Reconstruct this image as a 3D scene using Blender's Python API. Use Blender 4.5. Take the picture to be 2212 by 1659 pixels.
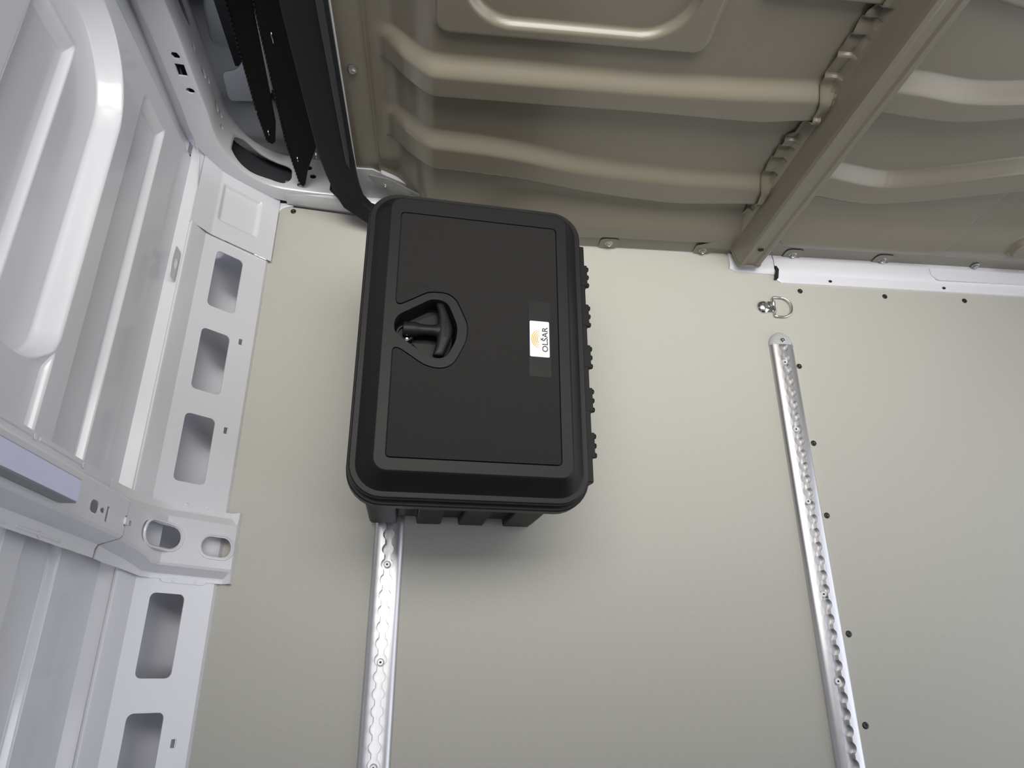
import bpy, bmesh, math, random
import numpy as np
from mathutils import Vector, Matrix
from mathutils.geometry import tessellate_polygon
random.seed(4)
S = bpy.context.scene
COL = S.collection
for o in list(bpy.data.objects): bpy.data.objects.remove(o)

# ---------------------------------------------------------------- camera, light, exposure
cd = bpy.data.cameras.new('camera'); cam = bpy.data.objects.new('camera', cd); COL.objects.link(cam)
cd.sensor_fit = 'HORIZONTAL'; cd.sensor_width = 36.0; cd.lens = 36.0 * 1500.0 / 2212.0
cd.clip_start = 0.02; cd.clip_end = 50
fwd = Vector((0.0, -3580.0, 1500.0)).normalized()
dn = Vector((-166.0, 1500.0 * 1500.0 / 3580.0, 1500.0)).normalized()
zc = -dn; xc = fwd.cross(zc)
# rows = world axes in camera (x right, y down, z forward) coordinates
Rm = Matrix((xc, fwd, zc))
camx = Rm @ Vector((1, 0, 0)); camy = Rm @ Vector((0, -1, 0)); camz = Rm @ Vector((0, 0, -1))
mw = Matrix((camx, camy, camz)).transposed().to_4x4(); mw.translation = (0, 0, 1.24)
cam.matrix_world = mw
S.camera = cam

S.view_settings.view_transform = 'Standard'; S.view_settings.look = 'None'
S.view_settings.gamma = 1.0; S.view_settings.use_curve_mapping = False
S.view_settings.exposure = 0.0

world = bpy.data.worlds.new('world'); S.world = world; world.use_nodes = True
bg = world.node_tree.nodes['Background']
bg.inputs['Color'].default_value = (0.88, 0.92, 1.0, 1); bg.inputs['Strength'].default_value = 2.0

def area(name, loc, target, sx, sy, power, color, spread=180):
    l = bpy.data.lights.new(name, 'AREA'); l.shape = 'RECTANGLE'; l.size = sx; l.size_y = sy
    l.energy = power; l.color = color; l.spread = math.radians(spread)
    o = bpy.data.objects.new(name, l); COL.objects.link(o); o.location = loc
    o.rotation_euler = (Vector(target) - Vector(loc)).to_track_quat('-Z', 'Y').to_euler()
    return o
area('bulkhead_lamp', (0.26, 0.60, 1.68), (0.26, 0.88, 0), 1.6, 0.62, 9.4, (1.0, 0.98, 0.92), 84)
area('left_fill_light', (-0.28, -0.22, 1.78), (-0.50, -0.12, 0.15), 0.25, 0.9, 0.6, (0.96, 0.97, 1.0), 62)  # added fill that brightens the rear left wall and sill

# ---------------------------------------------------------------- materials
def mat(name, color, rough=0.5, metal=0.0, coat=0.0, noise=0.0, nscale=200.0, bump=0.0, bscale=300.0, spec=0.5, coatr=0.1):
    m = bpy.data.materials.new(name); m.use_nodes = True
    nt = m.node_tree; b = nt.nodes['Principled BSDF']
    b.inputs['Base Color'].default_value = (*color, 1); b.inputs['Roughness'].default_value = rough
    b.inputs['Metallic'].default_value = metal; b.inputs['Coat Weight'].default_value = coat
    b.inputs['Coat Roughness'].default_value = coatr
    b.inputs['Specular IOR Level'].default_value = spec
    tc = nt.nodes.new('ShaderNodeTexCoord')
    if noise > 0:
        n = nt.nodes.new('ShaderNodeTexNoise'); n.inputs['Scale'].default_value = nscale; n.inputs['Detail'].default_value = 4
        nt.links.new(tc.outputs['Object'], n.inputs['Vector'])
        r = nt.nodes.new('ShaderNodeMapRange'); r.inputs['From Min'].default_value = 0.3; r.inputs['From Max'].default_value = 0.7
        r.inputs['To Min'].default_value = 1 - noise; r.inputs['To Max'].default_value = 1 + noise
        nt.links.new(n.outputs['Fac'], r.inputs['Value'])
        mx = nt.nodes.new('ShaderNodeVectorMath'); mx.operation = 'SCALE'; mx.inputs[0].default_value = color
        nt.links.new(r.outputs['Result'], mx.inputs['Scale']); nt.links.new(mx.outputs[0], b.inputs['Base Color'])
    if bump > 0:
        n2 = nt.nodes.new('ShaderNodeTexNoise'); n2.inputs['Scale'].default_value = bscale; n2.inputs['Detail'].default_value = 3
        nt.links.new(tc.outputs['Object'], n2.inputs['Vector'])
        bp = nt.nodes.new('ShaderNodeBump'); bp.inputs['Strength'].default_value = bump; bp.inputs['Distance'].default_value = 0.001
        nt.links.new(n2.outputs['Fac'], bp.inputs['Height']); nt.links.new(bp.outputs['Normal'], b.inputs['Normal'])
    return m
M = {}
M['floor'] = mat('grey_beige_floor', (0.455, 0.445, 0.402), 0.55, noise=0.05, nscale=420, bump=0.03, bscale=900, spec=0.35)
M['white'] = mat('light_grey_paint', (0.71, 0.71, 0.75), 0.33, coat=0.7, coatr=0.12)
M['beige'] = mat('taupe_paint', (0.180, 0.160, 0.121), 0.29, coat=0.4, coatr=0.22, bump=0.05, bscale=500)
M['plastic'] = mat('black_plastic', (0.0105, 0.0105, 0.0112), 0.44, spec=0.20)
M['grain'] = mat('grained_black_plastic', (0.0115, 0.0110, 0.0112), 0.55, bump=0.5, bscale=1400, noise=0.12, nscale=700, spec=0.20)
M['trim'] = mat('black_rubber_trim', (0.008, 0.009, 0.011), 0.6, spec=0.3)
M['board'] = mat('black_board', (0.006, 0.006, 0.007), 0.8, bump=0.4, bscale=500, spec=0.2)
M['alu'] = mat('brushed_aluminium', (0.60, 0.595, 0.61), 0.36, metal=0.9, noise=0.06, nscale=60)
M['chrome'] = mat('chrome', (0.70, 0.74, 0.72), 0.15, metal=1.0)
M['zinc'] = mat('zinc_steel', (0.45, 0.46, 0.45), 0.35, metal=0.9)
M['screwhead'] = mat('bright_screw', (0.75, 0.75, 0.76), 0.4, metal=0.5)
M['dark'] = mat('dark_screw', (0.02, 0.02, 0.02), 0.35, metal=0.3)
M['capgrey'] = mat('grey_plastic_cap', (0.45, 0.45, 0.46), 0.45)
M['sticker'] = mat('white_sticker', (0.9, 0.89, 0.92), 0.35)
M['ink'] = mat('dark_ink', (0.035, 0.03, 0.04), 0.5)
M['orange'] = mat('orange_ink', (0.85, 0.38, 0.06), 0.5)
M['lens'] = mat('lavender_diffuser', (0.74, 0.73, 0.95), 0.4)
M['housing'] = mat('grey_lamp_housing', (0.30, 0.30, 0.31), 0.45)
M['cab'] = mat('cab_panel', (0.045, 0.048, 0.055), 0.55)
M['void'] = mat('hollow_dark', (0.006, 0.007, 0.009), 0.8)
M['seam'] = mat('sealant_white', (0.6, 0.6, 0.62), 0.4)
# brushed streaks along the rails
nt = M['alu'].node_tree
for n in nt.nodes:
    if n.type == 'TEX_NOISE':
        mp = nt.nodes.new('ShaderNodeMapping'); mp.inputs['Scale'].default_value = (8, 0.25, 1)
        tcn = [k for k in nt.nodes if k.type == 'TEX_COORD'][0]
        nt.links.new(tcn.outputs['Object'], mp.inputs['Vector']); nt.links.new(mp.outputs['Vector'], n.inputs['Vector'])

# ---------------------------------------------------------------- helpers
def link(name, me, m=None, parent=None, smooth=None):
    o = bpy.data.objects.new(name, me); COL.objects.link(o)
    if m and not me.materials: me.materials.append(m)
    if parent: o.parent = parent
    if smooth is not None:
        if smooth is True: me.polygons.foreach_set('use_smooth', [True] * len(me.polygons))
        else:
            me.polygons.foreach_set('use_smooth', [True] * len(me.polygons))
            bm = bmesh.new(); bm.from_mesh(me)
            for e in bm.edges:
                if len(e.link_faces) == 2 and e.calc_face_angle(0) > math.radians(smooth): e.smooth = False
            bm.to_mesh(me); bm.free()
    return o
def bm_obj(name, bm, m=None, parent=None, smooth=30, recalc=True):
    if recalc: bmesh.ops.recalc_face_normals(bm, faces=bm.faces)
    me = bpy.data.meshes.new(name); bm.to_mesh(me); bm.free()
    return link(name, me, m, parent, smooth)
def structure(o): o['kind'] = 'structure'; return o
def tag(o, label, cat, group=None):
    o['label'] = label; o['category'] = cat
    if group: o['group'] = group
    return o
def empty(name, loc):
    o = bpy.data.objects.new(name, None); COL.objects.link(o); o.location = loc; o.empty_display_size = 0.05
    return o
def rect(x0, x1, y0, y1, r=0.0, n=5):
    if r <= 0: return [(x0, y0), (x1, y0), (x1, y1), (x0, y1)]
    p = []
    for cx, cy, a in ((x0 + r, y0 + r, 180), (x1 - r, y0 + r, 270), (x1 - r, y1 - r, 0), (x0 + r, y1 - r, 90)):
        for i in range(n + 1):
            t = math.radians(a + 90 * i / n); p.append((cx + r * math.cos(t), cy + r * math.sin(t)))
    return p
def circ(cx, cy, rx, ry=None, n=16):
    ry = ry or rx
    return [(cx + rx * math.cos(2 * math.pi * i / n), cy + ry * math.sin(2 * math.pi * i / n)) for i in range(n)]
def rounded(pts, r, n=4):
    out = []; N = len(pts)
    for i in range(N):
        p0, p1, p2 = Vector(pts[i - 1]), Vector(pts[i]), Vector(pts[(i + 1) % N])
        a = (p0 - p1); b = (p2 - p1)
        k = min(r, a.length * 0.45, b.length * 0.45)
        s = p1 + a.normalized() * k; e = p1 + b.normalized() * k
        for j in range(n + 1):
            t = j / n; q = s * (1 - t) ** 2 + p1 * 2 * t * (1 - t) + e * t * t; out.append((q.x, q.y))
    return out
def offset(pts, d):
    """push a counter-clockwise outline outwards by d"""
    out = []; N = len(pts)
    for i in range(N):
        p0, p1, p2 = Vector(pts[i - 1]), Vector(pts[i]), Vector(pts[(i + 1) % N])
        e1 = (p1 - p0).normalized(); e2 = (p2 - p1).normalized()
        n1 = Vector((e1.y, -e1.x)); n2 = Vector((e2.y, -e2.x)); n = (n1 + n2)
        if n.length < 1e-6: n = n1
        n.normalize(); c = max(0.5, n.dot(n1)); q = p1 + n * (d / c); out.append((q.x, q.y))
    return out
def plate(bm, outline, holes, z0, z1, f=lambda x, y, z: (x, y, z)):
    """flat plate with holes: top at z1, bottom at z0, walls all round"""
    loops = [outline] + list(holes)
    tris = tessellate_polygon([[Vector((p[0], p[1], 0)) for p in L] for L in loops])
    flat = [p for L in loops for p in L]
    top = [bm.verts.new(f(p[0], p[1], z1)) for p in flat]
    bot = [bm.verts.new(f(p[0], p[1], z0)) for p in flat]
    for t in tris:
        try:
            bm.faces.new([top[i] for i in t]); bm.faces.new([bot[i] for i in reversed(t)])
        except ValueError: pass
    k = 0
    for L in loops:
        n = len(L)
        for i in range(n):
            j = (i + 1) % n
            try: bm.faces.new([top[k + i], top[k + j], bot[k + j], bot[k + i]])
            except ValueError: pass
        k += n
def loft(bm, rings, cap0=False, cap1=False, closed=True):
    vs = [[bm.verts.new(p) for p in r] for r in rings]
    n = len(rings[0])
    for a, b in zip(vs, vs[1:]):
        for i in range(n if closed else n - 1):
            j = (i + 1) % n
            bm.faces.new([a[i], a[j], b[j], b[i]])
    if cap0: bm.faces.new(list(reversed(vs[0])))
    if cap1: bm.faces.new(vs[-1])
    return vs
def prism(bm, pts, z0, z1, f=lambda x, y, z: (x, y, z)): plate(bm, pts, [], z0, z1, f)
def box(bm, x0, x1, y0, y1, z0, z1):
    loft(bm, [[(x0, y0, z), (x1, y0, z), (x1, y1, z), (x0, y1, z)] for z in (z0, z1)], True, True)
def tube(bm, path, r, n=10, closed=False):
    P = [Vector(p) for p in path]; N = len(P); rings = []
    for i in range(N):
        a = P[i - 1] if (i > 0 or closed) else P[i]; b = P[(i + 1) % N] if (i < N - 1 or closed) else P[i]
        d = (b - a).normalized(); u = d.cross(Vector((0.13, 0.37, 0.92))).normalized(); v = d.cross(u)
        rings.append([P[i] + (u * math.cos(2 * math.pi * k / n) + v * math.sin(2 * math.pi * k / n)) * r for k in range(n)])
    if closed: rings.append(rings[0])
    loft(bm, rings, not closed, not closed)
def revolve(bm, prof, o=(0, 0, 0), n=20, axis='Z'):
    def f(r, h, a):
        c, s = r * math.cos(a), r * math.sin(a)
        v = {'Z': (c, s, h), 'Y': (c, h, s), 'X': (h, c, s)}[axis]
        return (o[0] + v[0], o[1] + v[1], o[2] + v[2])
    loft(bm, [[f(r, h, 2 * math.pi * k / n) for k in range(n)] for r, h in prof], True, True)
def bevel(o, w, seg=2, ang=40):
    m = o.modifiers.new('bevel', 'BEVEL'); m.width = w; m.segments = seg; m.limit_method = 'ANGLE'; m.angle_limit = math.radians(ang)
    m.harden_normals = False
def cut(o, cutters):
    """apply boolean differences, keep the mesh, drop the cutters"""
    bpy.context.view_layer.update()
    for c in cutters:
        m = o.modifiers.new('cut', 'BOOLEAN'); m.operation = 'DIFFERENCE'; m.solver = 'EXACT'; m.object = c
    dg = bpy.context.evaluated_depsgraph_get(); dg.update()
    me = bpy.data.meshes.new_from_object(o.evaluated_get(dg))
    o.modifiers.clear(); old = o.data; o.data = me
    if not me.materials and old.materials: me.materials.append(old.materials[0])
    me.polygons.foreach_set('use_smooth', [True] * len(me.polygons))
    bm = bmesh.new(); bm.from_mesh(me)
    for e in bm.edges:
        e.smooth = not (len(e.link_faces) == 2 and e.calc_face_angle(0) > math.radians(28))
    bm.to_mesh(me); bm.free()
    for c in cutters: bpy.data.objects.remove(c)
def cutter(pts, z0, z1, f=lambda x, y, z: (x, y, z)):
    bm = bmesh.new(); prism(bm, pts, z0, z1, f); return bm_obj('cutter', bm, None, None, None)
def grid_obj(name, A, B, fn, m, parent, thick=0.0):
    """heightfield sheet over two coordinate arrays"""
    A = np.asarray(A); B = np.asarray(B); ga, gb = np.meshgrid(A, B, indexing='ij')
    P = fn(ga, gb).reshape(-1, 3); na, nb = len(A), len(B)
    i = np.arange(na - 1)[:, None] * nb + np.arange(nb - 1)[None, :]
    F = np.stack([i, i + nb, i + nb + 1, i + 1], -1).reshape(-1, 4)
    me = bpy.data.meshes.new(name); me.vertices.add(len(P)); me.vertices.foreach_set('co', P.astype('f').ravel())
    me.loops.add(F.size); me.loops.foreach_set('vertex_index', F.astype('i').ravel())
    me.polygons.add(len(F)); me.polygons.foreach_set('loop_start', np.arange(0, F.size, 4, dtype='i'))
    me.update(calc_edges=True); me.validate()
    return link(name, me, m, parent, True)
def sm(t): t = np.clip(t, 0, 1); return t * t * (3 - 2 * t)
def interp(x, tab): return np.interp(x, [p[0] for p in tab], [p[1] for p in tab])

# ================================================================ FLOOR
def floor_f(x, y, z): return (x, y, z)
bm = bmesh.new()
out = [(-0.374, -2.3), (1.75, -2.3), (1.75, 0.862), (0.57, 0.862), (-0.10, 0.878), (-0.20, 0.893),
       (-0.335, 0.905), (-0.355, 0.899), (-0.367, 0.886), (-0.373, 0.865)]
prism(bm, out, -0.012, 0.0)
floor = structure(bm_obj('floor', bm, M['floor'], None, 30))
bevel(floor, 0.001, 1)
def screw_mesh():
    bm = bmesh.new()
    revolve(bm, [(0.0058, 0.0), (0.0056, 0.0007), (0.0042, 0.0012), (0.0022, 0.0012), (0.0012, 0.0004)], n=14)
    bmesh.ops.recalc_face_normals(bm, faces=bm.faces)
    me = bpy.data.meshes.new('screw'); bm.to_mesh(me); bm.free(); me.materials.append(M['dark'])
    me.polygons.foreach_set('use_smooth', [True] * len(me.polygons)); return me
sme = screw_mesh()
for x, y in [(-0.333, 0.894), (0.754, 0.767), (0.948, 0.765), (1.135, 0.765), (0.722, 0.587), (0.724, 0.421), (0.725, 0.278), (0.727, 0.067), (0.728, -0.079)]:
    o = bpy.data.objects.new('screw', sme); COL.objects.link(o); o.parent = floor; o.location = (x, y, 0.0)

# ================================================================ LEFT WALL: ribbed outer skin
wl = None
def skin(y, z):
    base = interp(z, [(-0.1, -0.0055), (0.184, -0.0055), (0.188, 0.0), (0.248, 0.0), (0.252, 0.013), (0.322, 0.013), (0.336, 0.0), (2, 0.0)])
    base = np.asarray(base)
    # front ends of the low recesses
    e1 = np.where(z < 0.2, 0.905, np.where(z < 0.36, 0.868, 0.84))
    e1 = np.where(z < 0.2, 0.885 + (0.155 - z) * 0.25, e1)
    d = np.where(z < 0.19, base, base * sm((e1 - y) / 0.022))
    d = np.maximum(d, 0.012 * sm((z - 0.379) / 0.003) * sm((0.60 - z) / 0.01) * sm((0.385 - y) / 0.03) * sm((y - 0.01) / 0.03))
    # big recessed field with rounded corners
    def rr(y0, y1, z0, z1, r1, r0, soft):
        rad = np.where(y > (y0 + y1) / 2, r1, r0)
        cy = np.clip(y, y0 + rad, y1 - rad); cz = np.clip(z, z0 + rad, z1 - rad)
        ins = rad - np.hypot(y - cy, z - cz)
        return sm(ins / soft)
    d = np.maximum(d, 0.034 * rr(0.350, 0.874, 0.376, 1.3, 0.13, 0.060, 0.011))
    rear = 0.032 * rr(-1.6, 0.04, 0.379, 1.3, 0.055, 0.13, 0.014)
    d = np.maximum(d, rear)
    r4 = 0.013 * sm((z - 0.469) / 0.003) * sm((0.572 - z) / 0.02) * sm((0.812 - y) / 0.024)
    r4 = r4 * sm((y - 0.40) / 0.02) + 0.011 * sm((z - 0.469) / 0.004) * sm((0.572 - z) / 0.02) * sm((0.02 - y) / 0.02)
    d = d + r4
    # shallow vertical step near the front pillar
    d = d + 0.010 * sm((y - 0.905) / 0.010) * sm((z - 0.085) / 0.01)
    # raised land under the lower bead, with a fine swage line
    return d
Y = np.concatenate([np.linspace(-2.3, -0.3, 60), np.linspace(-0.297, 1.0, 680)])
Z = np.unique(np.concatenate([np.linspace(0.131, 0.7, 300), np.linspace(0.7, 1.9, 60), [0.248, 0.252, 0.379, 0.383]]))
def fskin(y, z):
    return np.stack([-0.500 - skin(y, z) - 0.02 * np.clip(z - 0.7, 0, 9), y, z], -1)
wl = structure(grid_obj('wall_left', Y, Z, fskin, M['white'], None))

bm = bmesh.new()      # lowest ledge of the skin, right behind the sill seam
loft(bm, [[(-0.4785, y, -0.05), (-0.4785, y, 0.1275), (-0.4795, y, 0.1290), (-0.5015, y, 0.1315), (-0.5015, y, 0.1320)] for y in (-2.3, 0.90, 1.0)], closed=False)
bm_obj('skin_ledge', bm, M['white'], wl, 20)
# sloped sill panel with rectangular openings -----------------------------------
ux, uz = 0.732, 0.681       # up the slope (away from the floor)
def slope(t, y, h):         # h = height above the sheet
    return (-(0.372 + ux * t) + uz * h, y, 0.012 + uz * t + ux * h)
def strip(y0, y1, opens, sq, name='sill_panel'):
    bm = bmesh.new()
    holes = [rect(0.041, 0.095, a, b, 0.009) for a, b in opens] + [rect(0.016, 0.024, y - 0.006, y + 0.006, 0.001, 2) for y in sq]
    holes = [list(reversed(h)) for h in holes]
    plate(bm, [(-0.004, y0), (0.1215, y0), (0.1215, y1), (-0.004, y1)], holes, -0.0022, 0.0, lambda t, y, h: slope(t, y, h))
    o = bm_obj(name, bm, M['white'], wl, 30); bevel(o, 0.0016, 3, 50)
    # upright return above the crease and down to the floor
    bm = bmesh.new()
    prof = [(-0.4590, 0.0915), (-0.4625, 0.0985), (-0.4715, 0.1290), (-0.4738, 0.1322), (-0.4768, 0.1320), (-0.4775, 0.1280), (-0.4640, 0.0930)]
    loft(bm, [[(x, y, z) for x, z in prof] for y in (y0, y1)], True, True)
    bm_obj('sill_return', bm, M['white'], wl, 25)
    bm = bmesh.new()
    prof = [slope(-0.004, 0, 0)[::2], slope(-0.009, 0, -0.003)[::2], (-0.3665, -0.004), (-0.372, -0.004), slope(-0.004, 0, -0.0022)[::2]]
    loft(bm, [[(x, y, z) for x, z in prof] for y in (y0, y1)], True, True)
    bm_obj('sill_lip', bm, M['white'], wl, 50)
ops = [(0.624, 0.741), (0.460, 0.578), (0.296, 0.415)]
strip(0.2445, 0.7665, ops, [0.575, 0.400])
strip(-2.3, 0.1505, [(-0.005, 0.118), (-0.172, -0.052), (-0.338, -0.22), (-0.5, -0.385)], [-0.095, -0.43])
strip(0.151, 0.244, [(0.16, 0.235)], [])
# curved inner tray seen through the openings
yy = np.linspace(-0.6, 0.80, 80); tt = np.linspace(0, 1, 22)
def tray(y, t):
    a = np.pi * t
    x = -0.429 + 0.039 * np.cos(a); z = 0.008 - 0.085 * np.sin(a) + 0.074 * t
    # dips shaped in so the openings go dark towards the front
    shade_dip = np.zeros_like(y)
    for c in (0.752, 0.589, 0.426, 0.128, -0.042, -0.21, -0.376):      # the sheet dips at the front end of each bay
        shade_dip = shade_dip - 0.11 * np.exp(-((y - c) / 0.030) ** 2) * np.sin(a)
    return np.stack([x, y, z + shade_dip], -1)
grid_obj('inner_tray', yy, tt, tray, M['white'], wl)
# weld dimples on the return -------------------------------------------------
def dimple_mesh():
    bm = bmesh.new(); revolve(bm, [(0.0045, 0.0), (0.0040, 0.0006), (0.0022, 0.0009), (0.0004, 0.0005)], n=12)
    bmesh.ops.recalc_face_normals(bm, faces=bm.faces)
    me = bpy.data.meshes.new('weld_spot'); bm.to_mesh(me); bm.free(); me.materials.append(M['white'])
    me.polygons.foreach_set('use_smooth', [True] * len(me.polygons)); return me
dme = dimple_mesh()
def put(me, name, parent, loc, nrm, spin=0.0):
    o = bpy.data.objects.new(name, me); COL.objects.link(o); o.parent = parent
    q = Vector(nrm).to_track_quat('Z', 'Y') @ Matrix.Rotation(spin, 3, 'Z').to_quaternion()
    o.matrix_local = Matrix.Translation(loc) @ q.to_matrix().to_4x4(); return o
for y in (0.62, 0.42, 0.06):
    put(dme, 'weld_spot', wl, (-0.4684, y, 0.1170), (0.9, 0, 0.42)).scale = (0.6, 0.6, 0.6)

# small tab with an eye on the seam lip
bm = bmesh.new()
plate(bm, rounded([(-0.012, -0.03), (0.012, -0.03), (0.016, 0.0), (0.012, 0.03), (-0.012, 0.03)], 0.006), [list(reversed(circ(0, 0, 0.0055, 0.011)))], 0, 0.0015,
      lambda a, b, h: (-0.482 + h, 0.665 + b, 0.145 + a))
bm_obj('eye_tab', bm, M['white'], wl, 30)

# ---------------------------------------------------------------- middle pillar (hat section, widening into a foot)
pil = empty('pillar', (-0.44, 0.2, 0.0)); pil.parent = wl
def place(o, parent):           # parent at parent's location, mesh data in world coordinates
    o.parent = parent; o.matrix_parent_inverse = Matrix.Translation(-Vector(parent.location)) if parent.type == 'EMPTY' else Matrix.Identity(4)
    return o
def kpath(s):
    """points and normals of the wall surface under the pillar; s = 0..1 foot slope, above: upright"""
    pass
stations = []   # (x, z, nx, nz, h, halfscale)
def st(x, z, nx, nz, h, yw): stations.append((x, z, nx, nz, h, yw))
st(-0.3440, -0.002, 1, 0, 0.0, 1.0)
st(-0.3440, 0.012, 1, 0, 0.0, 1.0)
st(-0.3595, -0.0005 + 0.004, 0.75, 0.66, 0.020, 1.0)
for t in (0.0, 0.02, 0.04, 0.06, 0.08, 0.10):
    st(-(0.372 + ux * t), 0.012 + uz * t, uz, ux, 0.024, 1.0)
st(-0.455, 0.100, 0.80, 0.60, 0.027, 1.0)
st(-0.462, 0.122, 0.93, 0.37, 0.030, 0.98)
st(-0.470, 0.150, 0.985, 0.17, 0.031, 0.96)
st(-0.475, 0.180, 1.0, 0.05, 0.032, 0.95)
st(-0.476, 0.210, 1.0, 0.0, 0.033, 0.94)
def hat(stns, prof0, name, parent, thick=0.0018, prof1=None):
    bm = bmesh.new(); rings = []
    for x, z, nx, nz, h, yw in stns:
        b = (1.0 - yw) / 0.06 if prof1 else 0.0       # blend towards the upper section
        prof = [(p[0] * (1 - b) + q[0] * b, p[1] * (1 - b) + q[1] * b) for p, q in zip(prof0, prof1 or prof0)]
        if prof1: yw = 1.0
        outer = [(x + nx * h * k, 0.197 + (y - 0.197) * yw, z + nz * h * k) for y, k in prof]
        inner = [(x + nx * (h * k - thick), 0.197 + (y - 0.197) * yw, z + nz * (h * k - thick)) for y, k in reversed(prof)]
        rings.append(outer + inner)
    loft(bm, rings, True, True)
    return place(bm_obj(name, bm, M['white'], None, 28), parent)
prof = [(0.139, 0.07), (0.144, 0.07), (0.147, 0.12), (0.157, 0.90), (0.161, 1.0), (0.197, 1.0), (0.229, 1.0), (0.233, 0.92), (0.247, 0.12), (0.250, 0.07), (0.257, 0.07)]
prof_up = [(0.148, 0.07), (0.160, 0.08), (0.166, 0.15), (0.175, 0.90), (0.179, 1.0), (0.197, 1.0), (0.227, 1.0), (0.231, 0.92), (0.245, 0.12), (0.249, 0.07), (0.261, 0.07)]
foot = hat(stations, prof, 'foot', pil, prof1=prof_up)
# oval slots, rims standing slightly proud
def slotpts(a0, a1, y0, y1): return rect(a0, a1, y0, y1, (y1 - y0) * 0.49, 7)
def foot_f(t, y, h): return (-(0.372 + ux * t) + uz * h, y, 0.012 + uz * t + ux * h)
def bend_f(t, y, h):            # around the bend: direction between slope normal and horizontal
    return (-0.452 - 0.33 * t + 0.92 * h, y, 0.105 + 0.94 * t + 0.38 * h)
c1 = cutter(slotpts(-0.012, 0.040, 0.178, 0.210), -0.01, 0.06, foot_f)
c2 = cutter(slotpts(-0.041, 0.046, 0.1815, 0.2165), -0.01, 0.06, bend_f)
c3 = cutter(slotpts(-0.013, 0.013, 0.2085, 0.2155), 0.0, 0.1, lambda t, y, h: (-0.50 + h, y - 0.012, 0.2035 + t))
cut(foot, [c1, c2, c3])
for args, ff in (((-0.017, 0.045, 0.173, 0.215), foot_f),):
    bm = bmesh.new(); o_ = slotpts(*args); i_ = slotpts(args[0] + 0.0045, args[1] - 0.0045, args[2] + 0.0045, args[3] - 0.0045)
    rings = []
    for k, h in ((0, 0.0235), (0.25, 0.0255), (0.6, 0.0258), (1, 0.0215)):
        rings.append([ff(a[0] * (1 - k) + b[0] * k, a[1] * (1 - k) + b[1] * k, h) for a, b in zip(o_, i_)])
    loft(bm, rings); place(bm_obj('slot_rim', bm, M['white'], None, 40), pil)
def on_foot(t, y, lift):        # a point on the foot's face, following the bend
    P = [(-(0.372 + ux * a) + uz * 0.024, 0.012 + uz * a + ux * 0.024) for a in (0.0, 0.02, 0.04, 0.06, 0.08, 0.10)]
    P += [(-0.455 + 0.8 * 0.027, 0.100 + 0.6 * 0.027), (-0.462 + 0.93 * 0.03, 0.122 + 0.37 * 0.03), (-0.470 + 0.985 * 0.031, 0.150 + 0.17 * 0.031), (-0.443, 0.1816), (-0.443, 0.25)]
    L = [0]
    for a, b in zip(P, P[1:]): L.append(L[-1] + math.hypot(b[0] - a[0], b[1] - a[1]))
    x = np.interp(t, L, [p[0] for p in P]); z = np.interp(t, L, [p[1] for p in P])
    x2 = np.interp(t + 0.006, L, [p[0] for p in P]); z2 = np.interp(t + 0.006, L, [p[1] for p in P])
    x1 = np.interp(t - 0.006, L, [p[0] for p in P]); z1 = np.interp(t - 0.006, L, [p[1] for p in P])
    d = Vector((x2 - x1, z2 - z1)).normalized(); return (x + d.y * lift, y, z - d.x * lift)
bm = bmesh.new(); rings = []
for k, h in ((0, 0.0), (0.25, 0.0022), (0.6, 0.0022), (1, -0.001)):
    e = 0.0055 * k
    rings.append([on_foot(p[0], p[1], h) for p in slotpts(0.069 + e, 0.158 - e, 0.1765 + e, 0.2215 - e)])
loft(bm, rings); place(bm_obj('slot_rim', bm, M['white'], None, 40), pil)
# upper part overlaps the foot
stations = []
st(-0.4755, 0.218, 1, 0, 0.0355, 1.0); st(-0.4755, 0.30, 1, 0, 0.0355, 1.0); st(-0.476, 0.60, 1, 0, 0.036, 1.0); st(-0.500, 1.86, 1, 0, 0.036, 1.0)
up = hat(stations, prof_up, 'post', pil)
hy = lambda a, y, h: (-0.50 + h, y, a)
cs = [cutter(rect(0.302, 0.326, 0.190, 0.206, 0.0075), 0, 0.12, hy), cutter(circ(0.291, 0.198, 0.0065, 0.0035), 0, 0.12, hy),
      cutter(rect(0.264, 0.283, 0.1935, 0.1985), 0, 0.12, hy) if False else cutter(rect(0.272, 0.280, 0.186, 0.206), 0, 0.12, hy),
      cutter(circ(0.2185, 0.199, 0.006, 0.008), 0, 0.12, hy)]
cut(up, cs)
for y, z in ((0.2555, 0.30), (0.2555, 0.42), (0.2555, 0.55), (0.1535, 0.36), (0.1535, 0.50)):
    o = put(dme, 'weld_spot', None, (-0.4725, y, z), (1, 0, 0)); place(o, pil)
# stiffening beads on the flanges
bm = bmesh.new()
for y in (0.2555, 0.1535):
    for a, b in ((0.31, 0.41), (0.43, 0.54), (0.56, 0.7)):
        tube(bm, [(-0.4735, y, a), (-0.4728, y, (a + b) / 2), (-0.4735, y, b)], 0.0022, 8)
place(bm_obj('flange_bead', bm, M['white'], None, 40), pil)
# edge clip
bm = bmesh.new(); box(bm, -0.445, -0.4375, 0.1935, 0.2035, 0.211, 0.224)
o = place(bm_obj('clip', bm, M['white'], None, 30), pil); bevel(o, 0.001)
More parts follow.
